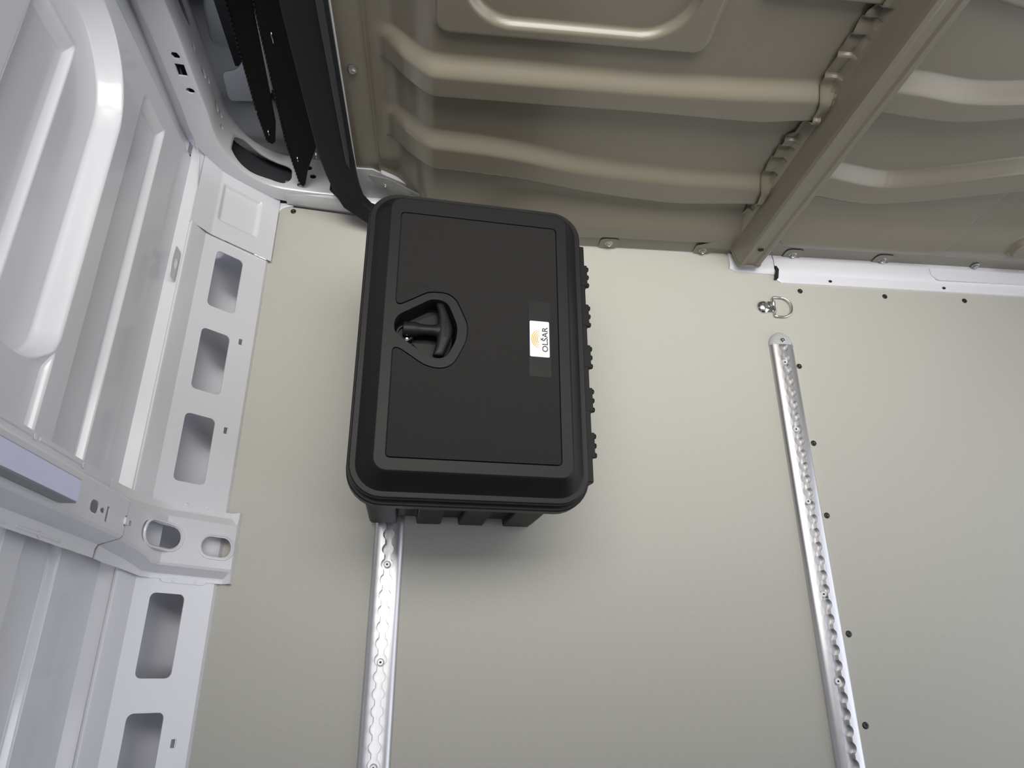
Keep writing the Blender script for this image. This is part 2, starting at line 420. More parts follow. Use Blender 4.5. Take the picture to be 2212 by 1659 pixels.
# foot tabs lying on the sill panel
for y0, y1 in ((0.250, 0.264), (0.1345, 0.147)):
    bm = bmesh.new(); prism(bm, rounded([(0.012, y0), (0.085, y0), (0.085, y1), (0.012, y1)], 0.007), 0.0003, 0.0017, lambda t, y, h: slope(t, y, h))
    place(bm_obj('foot_tab', bm, M['white'], None, 30), pil)
    for t in (0.03, 0.065):
        o = put(dme, 'weld_spot', None, slope(t, 0.2595 if y0 > 0.2 else 0.139, 0.0017), (uz, 0, ux)); o.scale = (0.65, 0.65, 0.65); place(o, pil)

# ---------------------------------------------------------------- LED bar on the pillar
led = empty('light_bar', (-0.43, 0.197, 0.40))
tag(led, 'slim grey light bar with pale lavender diffuser fixed along the left wall pillar', 'light')
bm = bmesh.new(); x0 = -0.4395
box(bm, x0, -0.4210, 0.183, 0.2115, 0.398, 1.05)
o = place(bm_obj('housing', bm, M['housing'], None, 30), led); bevel(o, 0.0012, 2)
bm = bmesh.new(); box(bm, -0.4212, -0.4196, 0.1845, 0.2100, 0.3995, 1.048)
o = place(bm_obj('diffuser', bm, M['lens'], None, 30), led); bevel(o, 0.0008, 2)

# ================================================================ FRONT CORNER: bent channel (pillar running into the cross sill)
def kcurve():
    P = [(-0.470, 1.86), (-0.452, 1.2), (-0.449, 0.90), (-0.446, 0.60), (-0.443, 0.40), (-0.441, 0.30), (-0.439, 0.245)]
    cx, cz, r = -0.325, 0.205, 0.115
    for a in range(180, 262, 8):
        t = math.radians(a); P.append((cx + r * math.cos(t), cz - 0.005 + (r + 0.028) * math.sin(t)))
    P += [(-0.305, 0.054), (-0.27, 0.051), (-0.22, 0.049), (-0.15, 0.047), (-0.05, 0.045)]
    return P
K = kcurve()
def knormals(P):
    out = []
    for i in range(len(P)):
        a = P[max(0, i - 1)]; b = P[min(len(P) - 1, i + 1)]
        d = Vector((b[0] - a[0], b[1] - a[1])).normalized(); out.append((-d.y, d.x))   # towards the cargo side / up
    return out
KN = knormals(K)
def channel(P, N, sect, name, parent, m):
    bm = bmesh.new()
    loft(bm, [[(p[0] + n[0] * h, yv + 0.10 * max(0, min(1, (p[1] - 0.1) / 0.35)) * 0.35, p[1] + n[1] * h) for yv, h in sect] for p, n in zip(P, N)], True, True)
    return bm_obj(name, bm, m, parent, 35)
sect = [(0.935, -0.075), (0.909, -0.045), (0.9045, -0.006), (0.906, -0.002), (0.910, 0.0), (0.95, 0.0005), (0.97, 0.0005), (0.986, 0.0), (0.990, -0.002), (0.992, -0.012),
        (0.9895, -0.012), (0.9875, -0.0045), (0.98, -0.0025), (0.912, -0.0025), (0.909, -0.010), (0.9115, -0.045)]
# channel() shifts y a little further forward towards the top of the pillar
front = channel(K, KN, sect, 'corner_channel', wl, M['white'])
slot = rounded([(-0.4295, 0.930), (-0.4190, 0.918), (-0.4020, 0.914), (-0.3720, 0.919), (-0.3430, 0.917), (-0.3300, 0.930), (-0.3320, 0.955), (-0.3430, 0.962), (-0.3930, 0.968), (-0.4180, 0.976), (-0.4290, 0.966)], 0.008, 4)
c = cutter(slot, -0.02, 0.20)
hx = lambda x, z, h: (x, 0.88 + h, z)
c2 = cutter(circ(-0.461, 0.351, 0.0075, n=6), 0, 0.09, hx); c3 = cutter(rect(-0.468, -0.452, 0.312, 0.336), 0, 0.09, hx); c4 = cutter(circ(-0.457, 0.284, 0.0075, 0.006), 0, 0.09, hx)
hs = lambda y, z, h: (-0.50 + h, y, z)
side = [cutter(circ(yv, zz, ry, rz), 0, 0.12, hs) for yv, zz, ry, rz in ((0.985, 0.405, 0.009, 0.045), (0.966, 0.342, 0.004, 0.009), (0.963, 0.290, 0.005, 0.013), (0.968, 0.268, 0.004, 0.008), (0.961, 0.213, 0.005, 0.013), (0.965, 0.190, 0.004, 0.009), (0.947, 0.176, 0.003, 0.006))]
side += [cutter(circ(xh, yh, 0.0065, 0.0055), 0.0, 0.1) for xh, yh in ((-0.290, 0.945), (-0.312, 0.920), (-0.300, 0.965))]
cut(front, [c, c2, c3, c4] + side)
# dark-coloured sheet standing in for the shade below/behind the channel
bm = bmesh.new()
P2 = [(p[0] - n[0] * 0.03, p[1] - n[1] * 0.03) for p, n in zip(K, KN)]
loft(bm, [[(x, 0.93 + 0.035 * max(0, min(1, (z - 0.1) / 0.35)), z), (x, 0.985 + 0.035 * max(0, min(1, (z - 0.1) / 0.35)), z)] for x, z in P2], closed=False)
bm_obj('channel_shade', bm, M['cab'], wl, 60)

# corner gusset: sloped plane between sill panel, channel and floor, with an embossed square
def gusset(t, y):
    x = -(0.368 + ux * t); z = 0.012 + uz * t
    # recessed square
    e = sm((t - 0.028) / 0.006) * sm((0.112 - t) / 0.010) * sm((y - 0.800) / 0.008) * sm((0.888 - y) / 0.008)
    lift = 0.003 - 0.007 * e
    # upright beyond the crease
    over = np.clip(t - 0.1175, 0, 1)
    x = np.where(t > 0.1175, -(0.368 + ux * 0.1175) - over * 0.52, x); z = np.where(t > 0.1175, 0.012 + uz * 0.1175 + over * 0.85, z)
    return np.stack([x + uz * lift, y, z + ux * lift], -1)
grid_obj('corner_gusset', np.linspace(-0.008, 0.1630, 90), np.linspace(0.764, 0.915, 60), gusset, M['white'], wl)
bm = bmesh.new()      # rounded toe of the gusset filling the floor corner
prism(bm, [(-0.378, 0.86), (-0.366, 0.884), (-0.352, 0.899), (-0.333, 0.906), (-0.333, 0.912), (-0.378, 0.912)], -0.004, 0.004)
o = bm_obj('corner_toe', bm, M['white'], wl); bevel(o, 0.003, 2)
# side piece beside the pillar (between the outer skin's edge and the channel)
bm = bmesh.new()
tube(bm, [(-0.4765, 0.764, 0.1325), (-0.4768, 0.84, 0.1325), (-0.480, 0.90, 0.145), (-0.485, 0.925, 0.18), (-0.487, 0.935, 0.26), (-0.491, 0.943, 0.5), (-0.50, 0.95, 1.0), (-0.52, 0.95, 1.8)], 0.0011, 6)
bm_obj('edge_seam', bm, M['seam'], wl, 60)

# cross sill under the bulkhead's left end -----------------------------------------
sill_front = bmesh.new()
profy = [(0.9045, -0.004), (0.9045, 0.004), (0.9015, 0.010), (0.9015, 0.036), (0.904, 0.044), (0.909, 0.047), (0.93, 0.048)]
loft(sill_front, [[(x, y + (x + 0.30) * -0.085, z) for y, z in profy] for x in (-0.345, -0.30, -0.24, -0.18, -0.10, -0.02)], closed=False)
o = bm_obj('cross_sill', sill_front, M['white'], wl, 35)
sl = o.modifiers.new('t', 'SOLIDIFY'); sl.thickness = 0.002; sl.offset = -1

# ================================================================ FRONT BULKHEAD
R1T = [(-0.12, 0.452), (-0.04, 0.446), (0.08, 0.445), (0.30, 0.444), (0.45, 0.448), (0.58, 0.457)]
R1B = [(-0.12, 0.398), (-0.05, 0.392), (0.08, 0.391), (0.31, 0.392), (0.50, 0.388), (0.58, 0.402)]
R2T = [(-0.12, 0.290), (-0.04, 0.287), (0.045, 0.281), (0.11, 0.272), (0.20, 0.252), (0.30, 0.240), (0.45, 0.232), (0.58, 0.236)]
R2B = [(-0.12, 0.222), (-0.03, 0.220), (0.10, 0.210), (0.17, 0.198), (0.24, 0.184), (0.33, 0.172), (0.43, 0.164), (0.58, 0.178)]
Q1T = [(0.62, 0.489), (0.70, 0.489), (0.74, 0.486), (0.80, 0.478), (0.86, 0.482), (0.95, 0.496), (1.3, 0.54), (1.8, 0.60)]
Q1B = [(0.62, 0.432), (0.69, 0.431), (0.75, 0.424), (0.82, 0.421), (0.90, 0.434), (0.95, 0.450), (1.3, 0.495), (1.8, 0.56)]
Q2T = [(0.62, 0.284), (0.70, 0.281), (0.75, 0.270), (0.80, 0.264), (0.86, 0.275), (1.03, 0.330), (1.3, 0.39), (1.8, 0.47)]
Q2B = [(0.62, 0.218), (0.69, 0.216), (0.74, 0.206), (0.80, 0.200), (0.88, 0.214), (1.08, 0.269), (1.3, 0.315), (1.8, 0.4)]
def spline(x, tab):
    # smoothed piecewise linear table
    s = 0
    for k, w in ((-0.03, 1), (-0.015, 2), (0, 3), (0.015, 2), (0.03, 1)): s = s + w * interp(x + k, tab)
    return s / 9
def relief(x, z):
    left = x < 0.60
    def rib(T, B, dep=0.022):
        return dep * sm((T + 0.017 - z) / 0.031) * sm((z - B + 0.004) / 0.010)
    a = rib(spline(x, R1T), spline(x, R1B)) + rib(spline(x, R2T), spline(x, R2B), 0.020)
    b = rib(spline(x, Q1T), spline(x, Q1B)) + rib(spline(x, Q2T), spline(x, Q2B), 0.020)
    def rr(x0, x1, z0, z1, rad, soft):
        cx = np.clip(x, x0 + rad, x1 - rad); cz = np.clip(z, z0 + rad, z1 - rad)
        return sm((rad - np.hypot(x - cx, z - cz)) / soft)
    pl = 0.010 * rr(-0.038, 0.366, 0.502, 1.1, 0.022, 0.006)
    inn = -0.012 * rr(0.000, 0.330, 0.521, 1.05, 0.075, 0.012)
    tp = 0.012 * rr(0.405, 0.60, 0.609 , 1.1, 0.02, 0.006)
    a = a + pl + inn + tp
    tq = 0.012 * sm((z - spline(x, [(0.6, 0.64), (0.70, 0.638), (0.80, 0.618), (1.0, 0.62), (1.8, 0.66)])) / 0.006)
    low = 0.006 * rr(0.66, 1.068, 0.052, 0.42, 0.07, 0.006) * sm((spline(x, Q2B) - 0.004 - z) / 0.006)
    knob = 0.012 * rr(1.19, 1.5, 0.06, 0.125, 0.03, 0.012)
    b = b + tq + low + knob
    return np.where(left, a, b)
def base_y(x):
    y = 0.864 + 0 * x
    y = y + 0.050 * sm((-0.035 - x) / 0.085) - 0.0
    return y
def bulk(x, z):
    p = relief(x, z) * sm((x + 0.135) / 0.05)
    y = base_y(x) - p
    # bolted flange at the left edge, foot of the sheet curls back
    y = y - 0.006 * sm((-0.143 - x) / 0.004) - 0.006 * sm((0.10 - z) / 0.01) * sm((-0.143 - x) / 0.004)
    # bottom edge steps back behind the sill
    zb = spline(x, [(-0.2, 0.10), (-0.12, 0.10), (-0.07, 0.075), (0.0, 0.055), (0.08, 0.035), (0.27, 0.040), (0.32, 0.046), (0.53, 0.047), (0.58, 0.054), (0.64, 0.052), (1.02, 0.052), (1.8, 0.02)])
    y = y - 0.020 * sm((0.165 - z) / 0.10) * sm((x - 0.02) / 0.12)
    y = y + 0.0055 * sm((zb - z) / 0.005)
    return np.stack([x, y, z], -1)
X = np.concatenate([np.linspace(-0.192, 1.30, 640), np.linspace(1.305, 1.75, 60)]); Z = np.concatenate([np.linspace(0.004, 0.70, 300), np.linspace(0.705, 1.88, 80)])
# the sheet stops above the black moulding at its left end
wf = structure(grid_obj('wall_front', X, Z, bulk, M['beige'], None))
me = wf.data; bm = bmesh.new(); bm.from_mesh(me)
kill = [f for f in bm.faces if (lambda c: c.x < -0.03 and c.z < 0.125 - 0.55 * (c.x + 0.15) - 0.018)(f.calc_center_median())]
bmesh.ops.delete(bm, geom=kill, context='FACES'); bm.to_mesh(me); bm.free()
# bolts
def bolt_mesh():
    bm = bmesh.new(); revolve(bm, [(0.0085, 0.0), (0.0085, 0.0012), (0.0062, 0.0018), (0.0062, 0.0018)], n=18)
    revolve(bm, [(0.0056, 0.0015), (0.0056, 0.0055), (0.0045, 0.0065), (0.0028, 0.0065), (0.0020, 0.0048)], n=6)
    bmesh.ops.recalc_face_normals(bm, faces=bm.faces)
    me = bpy.data.meshes.new('bolt'); bm.to_mesh(me); bm.free(); me.materials.append(M['zinc']); return me
bme = bolt_mesh()
for x, y, z in [(-0.172, 0.907, 0.376), (0.332, 0.848, 0.020), (0.540, 0.848, 0.014), (0.742, 0.848, 0.018), (0.949, 0.848, 0.018), (1.17, 0.848, 0.018)]:
    o = put(bme, 'bolt', wf, (x, y, z), (0, -1, 0), 0.3)
# washer tabs behind the bottom bolts
for x in (0.332, 0.540, 0.742, 0.949):
    bm = bmesh.new(); prism(bm, rounded([(x - 0.02, 0.0), (x + 0.02, 0.0), (x + 0.02, 0.036), (x - 0.02, 0.036)], 0.012), 0, 0.0015, lambda a, b, h: (a, 0.8485 - h, b + 0.001))
    bm_obj('bolt_tab', bm, M['beige'], wf, 30)
# upright post with wavy flange
bm = bmesh.new()
zs = list(np.linspace(0.030, 0.80, 300)) + [0.9, 1.1, 1.4, 1.86]
fo = [(0.02, 0.555), (0.07, 0.567), (0.10, 0.568), (0.118, 0.570), (0.128, 0.580), (0.19, 0.582), (0.215, 0.580), (0.24, 0.570), (0.28, 0.566), (0.33, 0.567), (0.352, 0.568), (0.362, 0.578), (0.425, 0.579), (0.445, 0.574), (0.47, 0.566), (0.53, 0.564), (0.59, 0.565), (0.60, 0.566), (0.612, 0.575), (0.8, 0.575), (2, 0.575)]
rings = []
for z in zs:
    xo = float(interp(z, fo)); 
    crimp = 0.0
    for c in (0.085, 0.155, 0.190, 0.262, 0.300, 0.330, 0.345, 0.415, 0.485, 0.525, 0.56, 0.59):
        crimp += 0.0035 * math.tanh((z - c) / 0.0018) * (1 if int(c * 1000) % 2 else -1) * (1 if abs(z - c) < 0.02 else 0) * (1 - abs(z - c) / 0.02 if abs(z - c) < 0.02 else 0)
    def yb(x): return float(base_y(np.array(x)) - min(0.024, float(relief(np.array(min(x, 0.585)), np.array(z))))) - 0.005
    y0 = yb(0.572) + crimp
    rings.append([(xo, y0, z), (0.586, y0, z), (0.592, min(y0, 0.850), z), (0.597, 0.846, z), (0.608, 0.808, z), (0.612, 0.804, z), (0.620, 0.804, z), (0.625, 0.8068, z), (0.640, 0.8068, z), (0.645, 0.804, z), (0.653, 0.804, z), (0.657, 0.808, z), (0.668, 0.846, z), (0.672, 0.850, z), (0.690, 0.853, z)])
loft(bm, rings, closed=False)
post = bm_obj('post', bm, M['beige'], wf, 18)
sl = post.modifiers.new('t', 'SOLIDIFY'); sl.thickness = 0.0015; sl.offset = 1
# post foot
bm = bmesh.new()
prism(bm, rounded([(0.515, 0.030), (0.600, 0.027), (0.600, 0.060), (0.560, 0.058)], 0.008), 0, 0.002, lambda a, b, h: (a, 0.8455 - h, b))
loft(bm, [[(0.596, 0.847, z), (0.6075, 0.8065, z), (0.612, 0.8025, z), (0.653, 0.8025, z), (0.658, 0.8065, z), (0.669, 0.847, z), (0.669, 0.850, z), (0.596, 0.850, z)] for z in (0.0265, 0.0305)], True, True)
bm_obj('post_foot', bm, M['beige'], wf, 40)
bm = bmesh.new(); prism(bm, circ(0.632, 0.088, 0.006, 0.0045), 0, 0.0012, lambda a, b, h: (a, 0.8065 - h, b)); bm_obj('post_hole', bm, M['void'], wf)
# bright painted edge of the flange
bm = bmesh.new(); tube(bm, [(-0.192, 0.905, 0.11), (-0.192, 0.905, 0.40), (-0.192, 0.905, 0.8), (-0.192, 0.905, 1.86)], 0.0022, 8)
bm_obj('flange_edge', bm, M['seam'], wf, 60)
bm = bmesh.new(); tube(bm, [(-0.188, 0.904, 0.055), (-0.192, 0.905, 0.11)], 0.003, 8); tube(bm, [(-0.1445, 0.9035, 0.13), (-0.1445, 0.9035, 1.86)], 0.0009, 6)
bm_obj('flange_crease', bm, M['beige'], wf, 60)
bm = bmesh.new(); box(bm, -0.60, -0.19, 0.885, 0.900, 0.56, 1.88); bm_obj('upper_light_blocker', bm, M['cab'], wf)  # unseen sheet added to keep lamp light off the corner pillar
# grey bracket and pale sheet standing in for outside light under the left corner
bm = bmesh.new()
pts = [(-0.170, 0.134), (-0.128, 0.131), (-0.085, 0.108), (-0.02, 0.075), (0.07, 0.06), (0.07, 0.035), (-0.10, 0.035), (-0.125, 0.075), (-0.155, 0.110)]
prism(bm, rounded(list(reversed(pts)), 0.008), 0, 0.002, lambda a, b, h: (a, 0.895 - 0.03 * (a + 0.17) / 0.24 - h, b))
bm_obj('bracket', bm, mat('grey_bracket', (0.22, 0.22, 0.215), 0.35, coat=0.4), wf, 30)
put(bme, 'bolt', wf, (-0.135, 0.889, 0.112), (0, -1, 0)).scale = (0.55, 0.55, 0.55)
bm = bmesh.new(); prism(bm, [(-0.205, 0.02), (-0.04, 0.02), (-0.04, 0.08), (-0.10, 0.10), (-0.16, 0.135), (-0.205, 0.135)], 0, 0.01, lambda a, b, h: (a, 0.915 - h, b))
bm_obj('outside_light_patch', bm, M['seam'], wf)
# raised swage lines on the bracket
bm = bmesh.new()
tube(bm, [(-0.10, 0.880, 0.075), (-0.085, 0.877, 0.095), (-0.05, 0.874, 0.085), (0.02, 0.866, 0.06)], 0.006, 10)
bm_obj('bracket_swage', bm, M['zinc'], wf, 60)

# ================================================================ right-hand floor sill (white step)
bm = bmesh.new()
prof = [(0.7835, -0.002), (0.7845, 0.0030), (0.790, 0.0042), (0.8005, 0.0044), (0.8065, 0.0062), (0.812, 0.0090), (0.818, 0.0100), (0.8400, 0.0102), (0.8450, 0.0080), (0.8700, 0.0070), (0.8710, -0.002)]
rings = []
for x in (0.700, 0.712, 0.722, 1.0, 1.75):
    k = 1.0 if x > 0.71 else 0.0
    rings.append([(x, (y if k else max(y, 0.795)), z) for y, z in prof])
loft(bm, rings, True, True)
sl_ = structure(bm_obj('trim_1', bm, M['white'], None, 30))
bm = bmesh.new()
prof2 = [(0.805, -0.002), (0.806, 0.004), (0.812, 0.0088), (0.818, 0.0098), (0.8400, 0.0100), (0.8450, 0.0080), (0.8700, 0.0070), (0.8710, -0.002)]
loft(bm, [[(x, y + dy, z) for y, z in prof2] for x, dy in ((0.600, 0.006), (0.612, 0.001), (0.640, 0.0), (0.6985, -0.003))], True, True)
bm_obj('sill_end', bm, M['white'], sl_, 30)
bm = bmesh.new(); prism(bm, [(0.6975, 0.790), (0.7030, 0.790), (0.7075, 0.812), (0.7035, 0.820), (0.6990, 0.820), (0.7010, 0.808)], 0.003, 0.0122)
bm_obj('sill_gap', bm, M['void'], sl_)
bm = bmesh.new()
for x, y in ((0.825, 0.793), (1.090, 0.792)): prism(bm, circ(x, y, 0.004, 0.003, 10), 0.0045, 0.0056)
bm_obj('sill_hole', bm, M['void'], sl_)
bm = bmesh.new(); prism(bm, rounded([(1.075, 0.808), (1.75, 0.811), (1.75, 0.838), (1.062, 0.838), (1.062, 0.82)], 0.004), 0.0095, 0.0116)
bm_obj('sill_overlap', bm, M['white'], sl_)

# ================================================================ rest of the van body (outside the frame, closes the room)
bm = bmesh.new(); box(bm, -0.56, 1.80, -2.3, 1.0, 1.88, 1.92); structure(bm_obj('ceiling', bm, M['white']))


bm = bmesh.new()      # right side; unseen door opening added to let light onto the left wall
box(bm, 1.75, 1.79, -2.3, -0.80, -0.01, 1.88); box(bm, 1.75, 1.79, 0.62, 1.0, -0.01, 1.88); box(bm, 1.75, 1.79, -0.80, 0.62, 1.72, 1.88)
structure(bm_obj('wall_right', bm, M['white']))
bm = bmesh.new(); box(bm, -0.60, 1.80, -2.34, -2.30, -0.01, 1.88); structure(bm_obj('wall_back', bm, M['cab']))

# ================================================================ cab side seen past the pillar
wc = None
def cabf(x, y):
    # rising step and wheel-arch like bowl beyond the cross sill
    z = 0.040 - 0.05 * sm((y - 1.02) / 0.08) + 0.10 * sm((y - 1.20) / 0.16)
    z = z + 0.022 * np.exp(-((x + 0.40) ** 2 + (y - 1.16) ** 2) / 0.004)
    return np.stack([x, y, z], -1)
wc = structure(grid_obj('trim_2', np.linspace(-0.62, 0.0, 70), np.linspace(0.990, 1.60, 80), cabf, M['housing'], None))
bm = bmesh.new()
box(bm, -0.66, -0.62, 1.0, 1.75, -0.1, 1.9); box(bm, -0.66, 1.0, 1.72, 1.75, -0.1, 1.9); box(bm, 0.30, 0.33, 0.92, 1.75, -0.1, 1.9); box(bm, -0.66, 0.33, 0.93, 1.75, 1.86, 1.9); box(bm, -0.66, 0.33, 0.93, 1.75, -0.12, -0.08); box(bm, -0.66, 0.10, 0.86, 0.93, -0.12, -0.08)
structure(bm_obj('trim_3', bm, M['cab']))
bm = bmesh.new(); 
pth = [(-0.52, 1.30, 0.05), (-0.505, 1.285, 0.14), (-0.475, 1.27, 0.23), (-0.43, 1.255, 0.30), (-0.37, 1.24, 0.35), (-0.30, 1.23, 0.38), (-0.2, 1.23, 0.39)]
rings = []
for i, p in enumerate(pth):
    a = Vector(pth[max(0, i - 1)]); b = Vector(pth[min(len(pth) - 1, i + 1)]); d = (b - a).normalized()
    n = d.cross(Vector((0, 1, 0))).normalized()
    q = Vector(p)
    rings.append([q + n * s * 0.032 + Vector((0, -h, 0)) for s, h in ((-1, -0.05), (-1, 0.0), (-0.7, 0.012), (0, 0.016), (0.7, 0.012), (1, 0.0), (1, -0.05))])
loft(bm, rings, closed=False)
bm_obj('wheel_housing_rim', bm, M['housing'], wc, 60)
# bracket plate with a round hole beyond the cross sill
bm = bmesh.new()
plate(bm, rounded([(-0.50, 0.015), (-0.42, 0.02), (-0.405, 0.045), (-0.30, 0.04), (-0.20, 0.05), (-0.20, 0.25), (-0.36, 0.25), (-0.415, 0.20), (-0.44, 0.12), (-0.47, 0.085), (-0.50, 0.08)], 0.012), [list(reversed(circ(-0.345, 0.125, 0.034, 0.034, 20)))], 0, 0.004, lambda a, b, h: (a, 1.165 + 0.25 * b - h, b))
o = bm_obj('hinge_bracket', bm, M['housing'], wc, 30); bevel(o, 0.002, 2)
bm = bmesh.new(); box(bm, -0.50, -0.20, 1.26, 1.263, 0.0, 0.3); bm_obj('bracket_backing', bm, M['void'], wc)

# ================================================================ black hanging boards
def strip_board(name, outline, yv, thick, label, spots):
    cx = sum(p[0] for p in outline) / len(outline)
    r = empty(name, (cx, yv, min(p[1] for p in outline)))
    tag(r, label, 'board', 'black boards hanging beside the corner pillar')
    bm = bmesh.new(); prism(bm, outline, 0, thick, lambda a, b, h: (a, yv + h, b))
    place(bm_obj('panel', bm, M['board'], None, 30), r)
    return r
b1 = [(-0.3640, 0.134), (-0.3570, 0.130), (-0.3500, 0.136), (-0.3390, 0.186), (-0.318, 0.50), (-0.305, 1.5), (-0.352, 1.5), (-0.3585, 0.50), (-0.3665, 0.21)]
r1 = strip_board('hanging_board', b1, 0.955, 0.005, 'narrow black board strip hanging nearest the grey corner pillar, shorter of the two', None)
b2 = [(-0.3090, 0.068), (-0.3045, 0.061), (-0.2990, 0.069), (-0.2850, 0.118), (-0.252, 0.20), (-0.240, 0.45), (-0.225, 1.5), (-0.298, 1.5), (-0.3030, 0.50), (-0.3140, 0.18)]
r2 = strip_board('hanging_board', b2, 0.912, 0.005, 'wide black board with a pointed lower end hanging beside the black door moulding', None)
# corrugated (toothed) rims and metal staples
def teeth(root, path, yv, n, d):
    bm = bmesh.new()
    for (x0, z0), (x1, z1) in zip(path, path[1:]):
        L = math.hypot(x1 - x0, z1 - z0); k = max(2, int(L / 0.009))
        for i in range(k):
            t = (i + 0.5) / k; x = x0 + (x1 - x0) * t; z = z0 + (z1 - z0) * t
            box(bm, x - d, x + 0.0004, yv - 0.0012, yv + 0.005, z - 0.0026, z + 0.0026)
    o = place(bm_obj('toothed_rim', bm, M['trim'], None, None), root)
teeth(r1, [(-0.3660, 0.215), (-0.3583, 0.50), (-0.356, 0.8)], 0.955, 0, 0.0024)
teeth(r1, [(-0.3640, 0.138), (-0.3662, 0.21)], 0.955, 0, 0.0020)
teeth(r2, [(-0.3140, 0.185), (-0.3030, 0.50), (-0.301, 0.8)], 0.912, 0, 0.0022)
teeth(r2, [(-0.3090, 0.073), (-0.3138, 0.18)], 0.912, 0, 0.0020)
def staple(root, x, y, z, l=0.012):
    bm = bmesh.new(); tube(bm, [(x, y + 0.002, z - l / 2), (x, y - 0.0018, z - l / 2 + 0.002), (x + 0.0005, y - 0.0022, z), (x, y - 0.0018, z + l / 2 - 0.002), (x, y + 0.002, z + l / 2)], 0.0011, 6)
    place(bm_obj('staple', bm, M['zinc'], None, 60), root)
staple(r1, -0.3570, 0.955, 0.160); staple(r1, -0.342, 0.955, 0.455)
staple(r2, -0.3010, 0.912, 0.142); staple(r2, -0.2640, 0.912, 0.155); staple(r2, -0.2900, 0.912, 0.420, 0.02)
bm = bmesh.new(); prism(bm, [(-0.3135, 0.095), (-0.3115, 0.090), (-0.3090, 0.110), (-0.3160, 0.30), (-0.3180, 0.30)], 0, 0.003, lambda a, b, h: (a, 0.922 + h, b))
place(bm_obj('backing_strip', bm, M['board'], None, 30), r2)

# ================================================================ black door moulding at the bulkhead's left edge
mo = empty('door_moulding', (-0.22, 0.90, 0.05))
tag(mo, 'tall black plastic door moulding curving into a foot behind the toolbox', 'moulding')
bm = bmesh.new()
pts = [(-0.262, 1.86), (-0.256, 0.50), (-0.252, 0.30), (-0.249, 0.20), (-0.243, 0.15), (-0.232, 0.100), (-0.218, 0.070), (-0.195, 0.052), (-0.172, 0.034), (-0.158, 0.006), (-0.155, 0.003), (0.03, 0.003), (0.03, 0.046), (-0.02, 0.054), (-0.10, 0.060), (-0.150, 0.062), (-0.165, 0.068), (-0.179, 0.085), (-0.186, 0.110), (-0.189, 0.20), (-0.191, 0.50), (-0.192, 1.86)]
prism(bm, pts, 0, 0.022, lambda a, b, h: (a, 0.872 + h - 0.028 * max(0, min(1, (0.12 - b) / 0.1)), b))
o = place(bm_obj('body', bm, M['trim'], None, 30), mo); bevel(o, 0.004, 3, 50)
bm = bmesh.new(); prism(bm, [(-0.200, 0.20), (-0.1945, 0.18), (-0.1925, 0.21), (-0.193, 0.5), (-0.194, 1.86), (-0.204, 1.86), (-0.203, 0.5)], 0, 0.012, lambda a, b, h: (a, 0.864 + h, b))
o = place(bm_obj('inner_lip', bm, mat('dark_grey_lip', (0.028, 0.03, 0.034), 0.5), None, 30), mo); bevel(o, 0.002, 2)
bm = bmesh.new(); prism(bm, [(-0.247, 0.090), (-0.226, 0.050), (-0.180, 0.048), (-0.186, 0.070), (-0.215, 0.10)], 0, 0.02, lambda a, b, h: (a, 0.884 + h, b))
o = place(bm_obj('foot_block', bm, M['trim'], None, 30), mo); bevel(o, 0.003, 2)

# ================================================================ cargo rails
def rail(xc, y0, y1, phase, screws, label, cap):
    r = empty('cargo_rail', (xc, (y0 + y1) / 2, 0.0)); tag(r, label, 'rail', 'aluminium lashing rails on the floor')
    bm = bmesh.new(); rings = []
    pitch, rad, sw = 0.0254, 0.0098, 0.0052
    ys = np.arange(y0, y1 + 1e-6, 0.0010)
    for y in ys:
        k = (y - phase + pitch / 2) % pitch - pitch / 2
        w = max(sw, math.sqrt(max(0, rad * rad - k * k)))
        L = [(-0.0262, 0.0), (-0.0255, 0.0028), (-0.0235, 0.0062), (-0.0205, 0.0088), (-0.0165, 0.0102), (-0.0120, 0.0108), (-w - 0.0004, 0.0110), (-w, 0.0106), (-w, 0.0016), (-0.0005, 0.0014)]
        rings.append([(xc + a, y, z) for a, z in L] + [(xc - a, y, z) for a, z in reversed(L)])
    loft(bm, rings, False, False, closed=False)
    body = place(bm_obj('rail_body', bm, M['alu'], None, 32), r)
    for y in screws:
        bm = bmesh.new(); revolve(bm, [(0.0060, 0.001), (0.0060, 0.0060), (0.0055, 0.0066), (0.0048, 0.0062), (0.0044, 0.0068), (0.0010, 0.0068)], (xc, y, 0), 18)
        place(bm_obj('screw', bm, M['screwhead'], None, 35), r)
        bm = bmesh.new(); revolve(bm, [(0.0014, 0.0048), (0.0013, 0.0052)], (xc, y, 0), 8); 
        bm2 = bmesh.new(); revolve(bm2, [(0.0019, 0.0066), (0.0018, 0.0072)], (xc, y, 0), 6); bm.free()
        place(bm_obj('screw_socket', bm2, M['void'], None, 35), r)
    if cap:
        bm = bmesh.new(); rings = []
        for i in range(9):
            a = math.pi / 2 * i / 8; wy = 0.030 * math.sin(a); k = max(0.02, math.cos(a))
            rings.append([(xc + px * k, y1 - 0.003 + wy, pz * (0.35 + 0.65 * k)) for px, pz in
                          [(-0.0270, 0.0), (-0.0262, 0.0032), (-0.0235, 0.0068), (-0.0165, 0.0108), (0.0, 0.0117), (0.0165, 0.0108), (0.0235, 0.0068), (0.0262, 0.0032), (0.0270, 0.0)]])
        loft(bm, rings, True, True)
        place(bm_obj('end_cap', bm, M['capgrey'], None, 40), r)
        bm = bmesh.new(); revolve(bm, [(0.0050, 0.0085), (0.0050, 0.0125), (0.0040, 0.0136), (0.0015, 0.0136), (0.001, 0.0122)], (xc, y1 + 0.006, 0), 14)
        place(bm_obj('cap_screw', bm, M['chrome'], None, 35), r)
    return r
